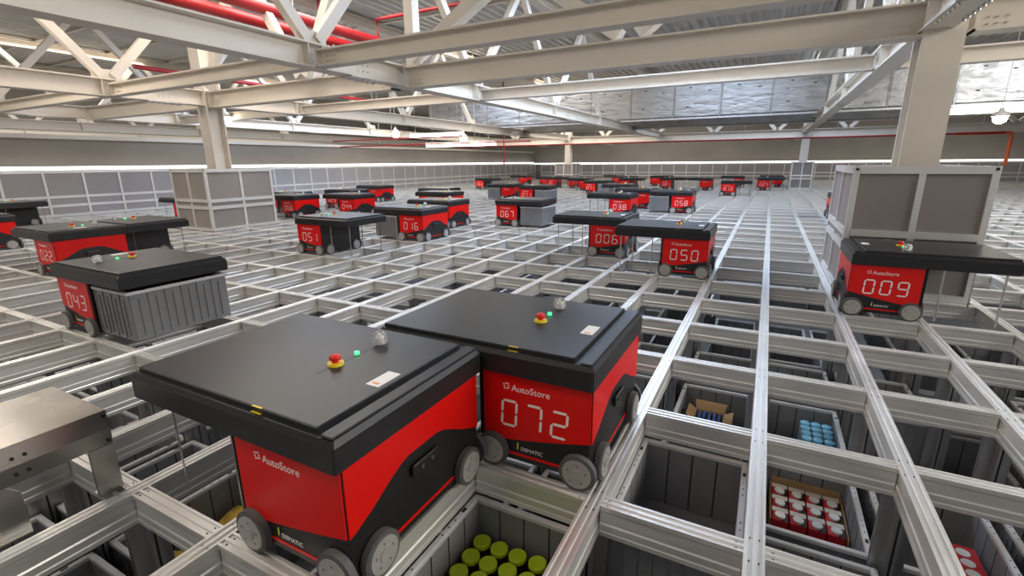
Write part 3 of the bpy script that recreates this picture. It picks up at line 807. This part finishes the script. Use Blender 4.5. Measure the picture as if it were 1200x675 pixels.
m = MB(); m.box(-10, 10.6, 14.86, 14.96, 2.37, 2.42); tag(m.build('cable_tray', M['alu_dark']), 'dark cable tray along the bottom of the big duct', 'cable tray')

def pipe(pts, r, label, mat, cat='pipe'):
    m = MB(); m.tube(pts, r); o = tag(m.build('sprinkler_pipe', mat), label, cat, 'sprinkler pipes')
    for p, q in zip(pts[:-1], pts[1:]):
        p, q = Vector(p), Vector(q)
        if abs(p.z - q.z) > .05 or (q - p).length < 1.0: continue
        n = max(1, int((q - p).length / 3.0))
        for k in range(n):
            c = p.lerp(q, (k + .5) / n); m = MB(); m.cyl((c.x, c.y, c.z + r * .6), .007, ZC - c.z - r * .6, 'z', 6); m.build('hanger_rod', M['bolt'], o)
    return o
pipe([(-14.6, 20, 1.915), (6.4, 20, 1.915)], .03, 'thin red pipe running across far behind, below the long beam', M['redpipe'])
pipe([(5.2, 20.1, 1.915), (6.50, 20.1, 1.915), (6.58, 20.1, 1.89), (6.6, 20.1, 1.8), (6.6, 20.1, 0.9)], .05, 'orange-red vertical pipe drop at the right', M['orangepipe'])
pipe([(-14.6, 12, 1.96), (-8.9, 12, 1.96)], .022, 'thin red pipe behind the left column, upper one', M['redpipe'])
pipe([(-14.6, 12.3, 1.76), (-6.6, 12.3, 1.76)], .022, 'thin red pipe behind the left column, lower one', M['redpipe'])
pipe([(-10.9, 18.5, 4.57), (-10.9, 18.5, 1.0)], .03, 'short red vertical pipe in front of the left screen', M['redpipe'])
pipe([(-7.05, -2.5, 3.4), (-7.05, 6.6, 3.4)], .09, 'thick red pipe under the roof at upper left, right one', M['redpipe'])
pipe([(-7.75, -2.5, 3.4), (-7.75, 6.6, 3.4)], .09, 'thick red pipe under the roof at upper left, left one', M['redpipe'])
for yy in (5.0, 6.4):
    pipe([(-7.05, yy, 3.5), (-7.05, yy, 3.8), (-6.9, yy, 3.8), (-1.6, yy, 3.8)], .03, 'thin red branch pipe below the deck, %s one' % ('nearer' if yy < 6 else 'farther'), M['redpipe'])
pipe([(-13.0, 5.0, 3.3), (-13.0, 14, 3.3)], .05, 'red pipe under the roof near the left wall', M['redpipe'])

def highbay(x, y, z, label):
    e = empty('pendant_lamp', (x, y, z), label, 'lamp', 'pendant lamps')
    m = MB(); m.lathe((0, 0, 0.02), [(.16, 0), (.17, .02), (.13, .09), (.06, .13), (.04, .2)], 20); m.build('lamp_housing', M['paint'], e)
    m = MB(); m.lathe((0, 0, 0.0), [(.0, -.14), (.06, -.13), (.11, -.09), (.13, -.04), (.13, .018)], 20); m.build('lamp_bulb', M['highbay'], e)
    m = MB(); m.cyl((0, 0, .22), .008, ZC - z - .22, 'z', 6); m.build('hanger_rod', M['bolt'], e)
highbay(-12.7, 13.3, 2.22, 'glowing pendant lamp left of the middle')
highbay(-10.2, 15.0 - .9, 2.02, 'brightest glowing pendant lamp near the middle')
highbay(4.55, 14.4, 2.05, 'glowing pendant lamp at right, beyond the right column')
highbay(-11.55, 6.0, 2.20, 'glowing pendant lamp beside the left column')
def tube_lamp(x0, x1, y, z, label, r=.05):
    e = empty('tube_light', ((x0 + x1) / 2, y, z), label, 'lamp', 'tube lights'); h = (x1 - x0) / 2
    m = MB(); m.box(-h, h, -r, r, 0, .06); m.build('light_housing', M['paint'], e)
    m = MB(); m.box(-h + .02, h - .02, -r, r, -r * 2, -.001); m.build('light_tube', M['lamp'], e)
    for s in (-.8, .8):
        m = MB(); m.cyl((s * h, 0, .06), .006, ZC - z - .06, 'z', 6); m.build('hanger_rod', M['bolt'], e)
tube_lamp(4.2, 7.5, 16.6, 2.52, 'bright tube light at upper right beyond the right column', .09)
tube_lamp(-12.9, -10.4, 14.4, 2.22, 'bright tube light left of the brightest pendant lamp', .06)
tube_lamp(-12.4, -9.2, 14.75, 1.86, 'bright tube light right below the brightest pendant lamp', .05)

# ------------------------------------------------------------------ sheet-metal buffer in the near left corner
br = empty('buffer_bracket', (-2.05, -.72, 0), 'folded shiny sheet-metal bracket standing on the rails, lower left corner', 'bracket')
m = MB()
sec = [(0, .185), (.004, .185), (.012, .245), (.004, .312), (-.40, .312), (-.40, .308), (0, .308), (.008, .245)]
m.prism(sec, 'y', 0.0, -1.1); 
m.build('cover', M['steel'], br)
m = MB(); m.box(-.012, .006, -.07, 0.0, .003, .184); m.box(-.012, -.008, -.07, 0, .003, .31); m.build('leg', M['steel'], br)
m = MB(); m.prism([(-.28, .184), (-.25, .15), (-.25, .003), (-.40, .003), (-.40, .184)], 'x', -.012, .004); m.build('leg', M['steel'], br)
m = MB(); m.box(-.06, .03, -.065, -.005, .0005, .0028); m.cyl((.018, -.035, .003), .008, .008, 'z', 8); m.build('foot_plate', M['steel'], br)
m = MB()
for yy, zz in ((-.012, .295), (-.012, .20), (-.25, .27), (-.22, .27), (-.25, .215), (-.22, .215)): m.cyl((.010, yy, zz), .0055, .003, 'x', 8)
m.build('rivet', M['dark'], br)
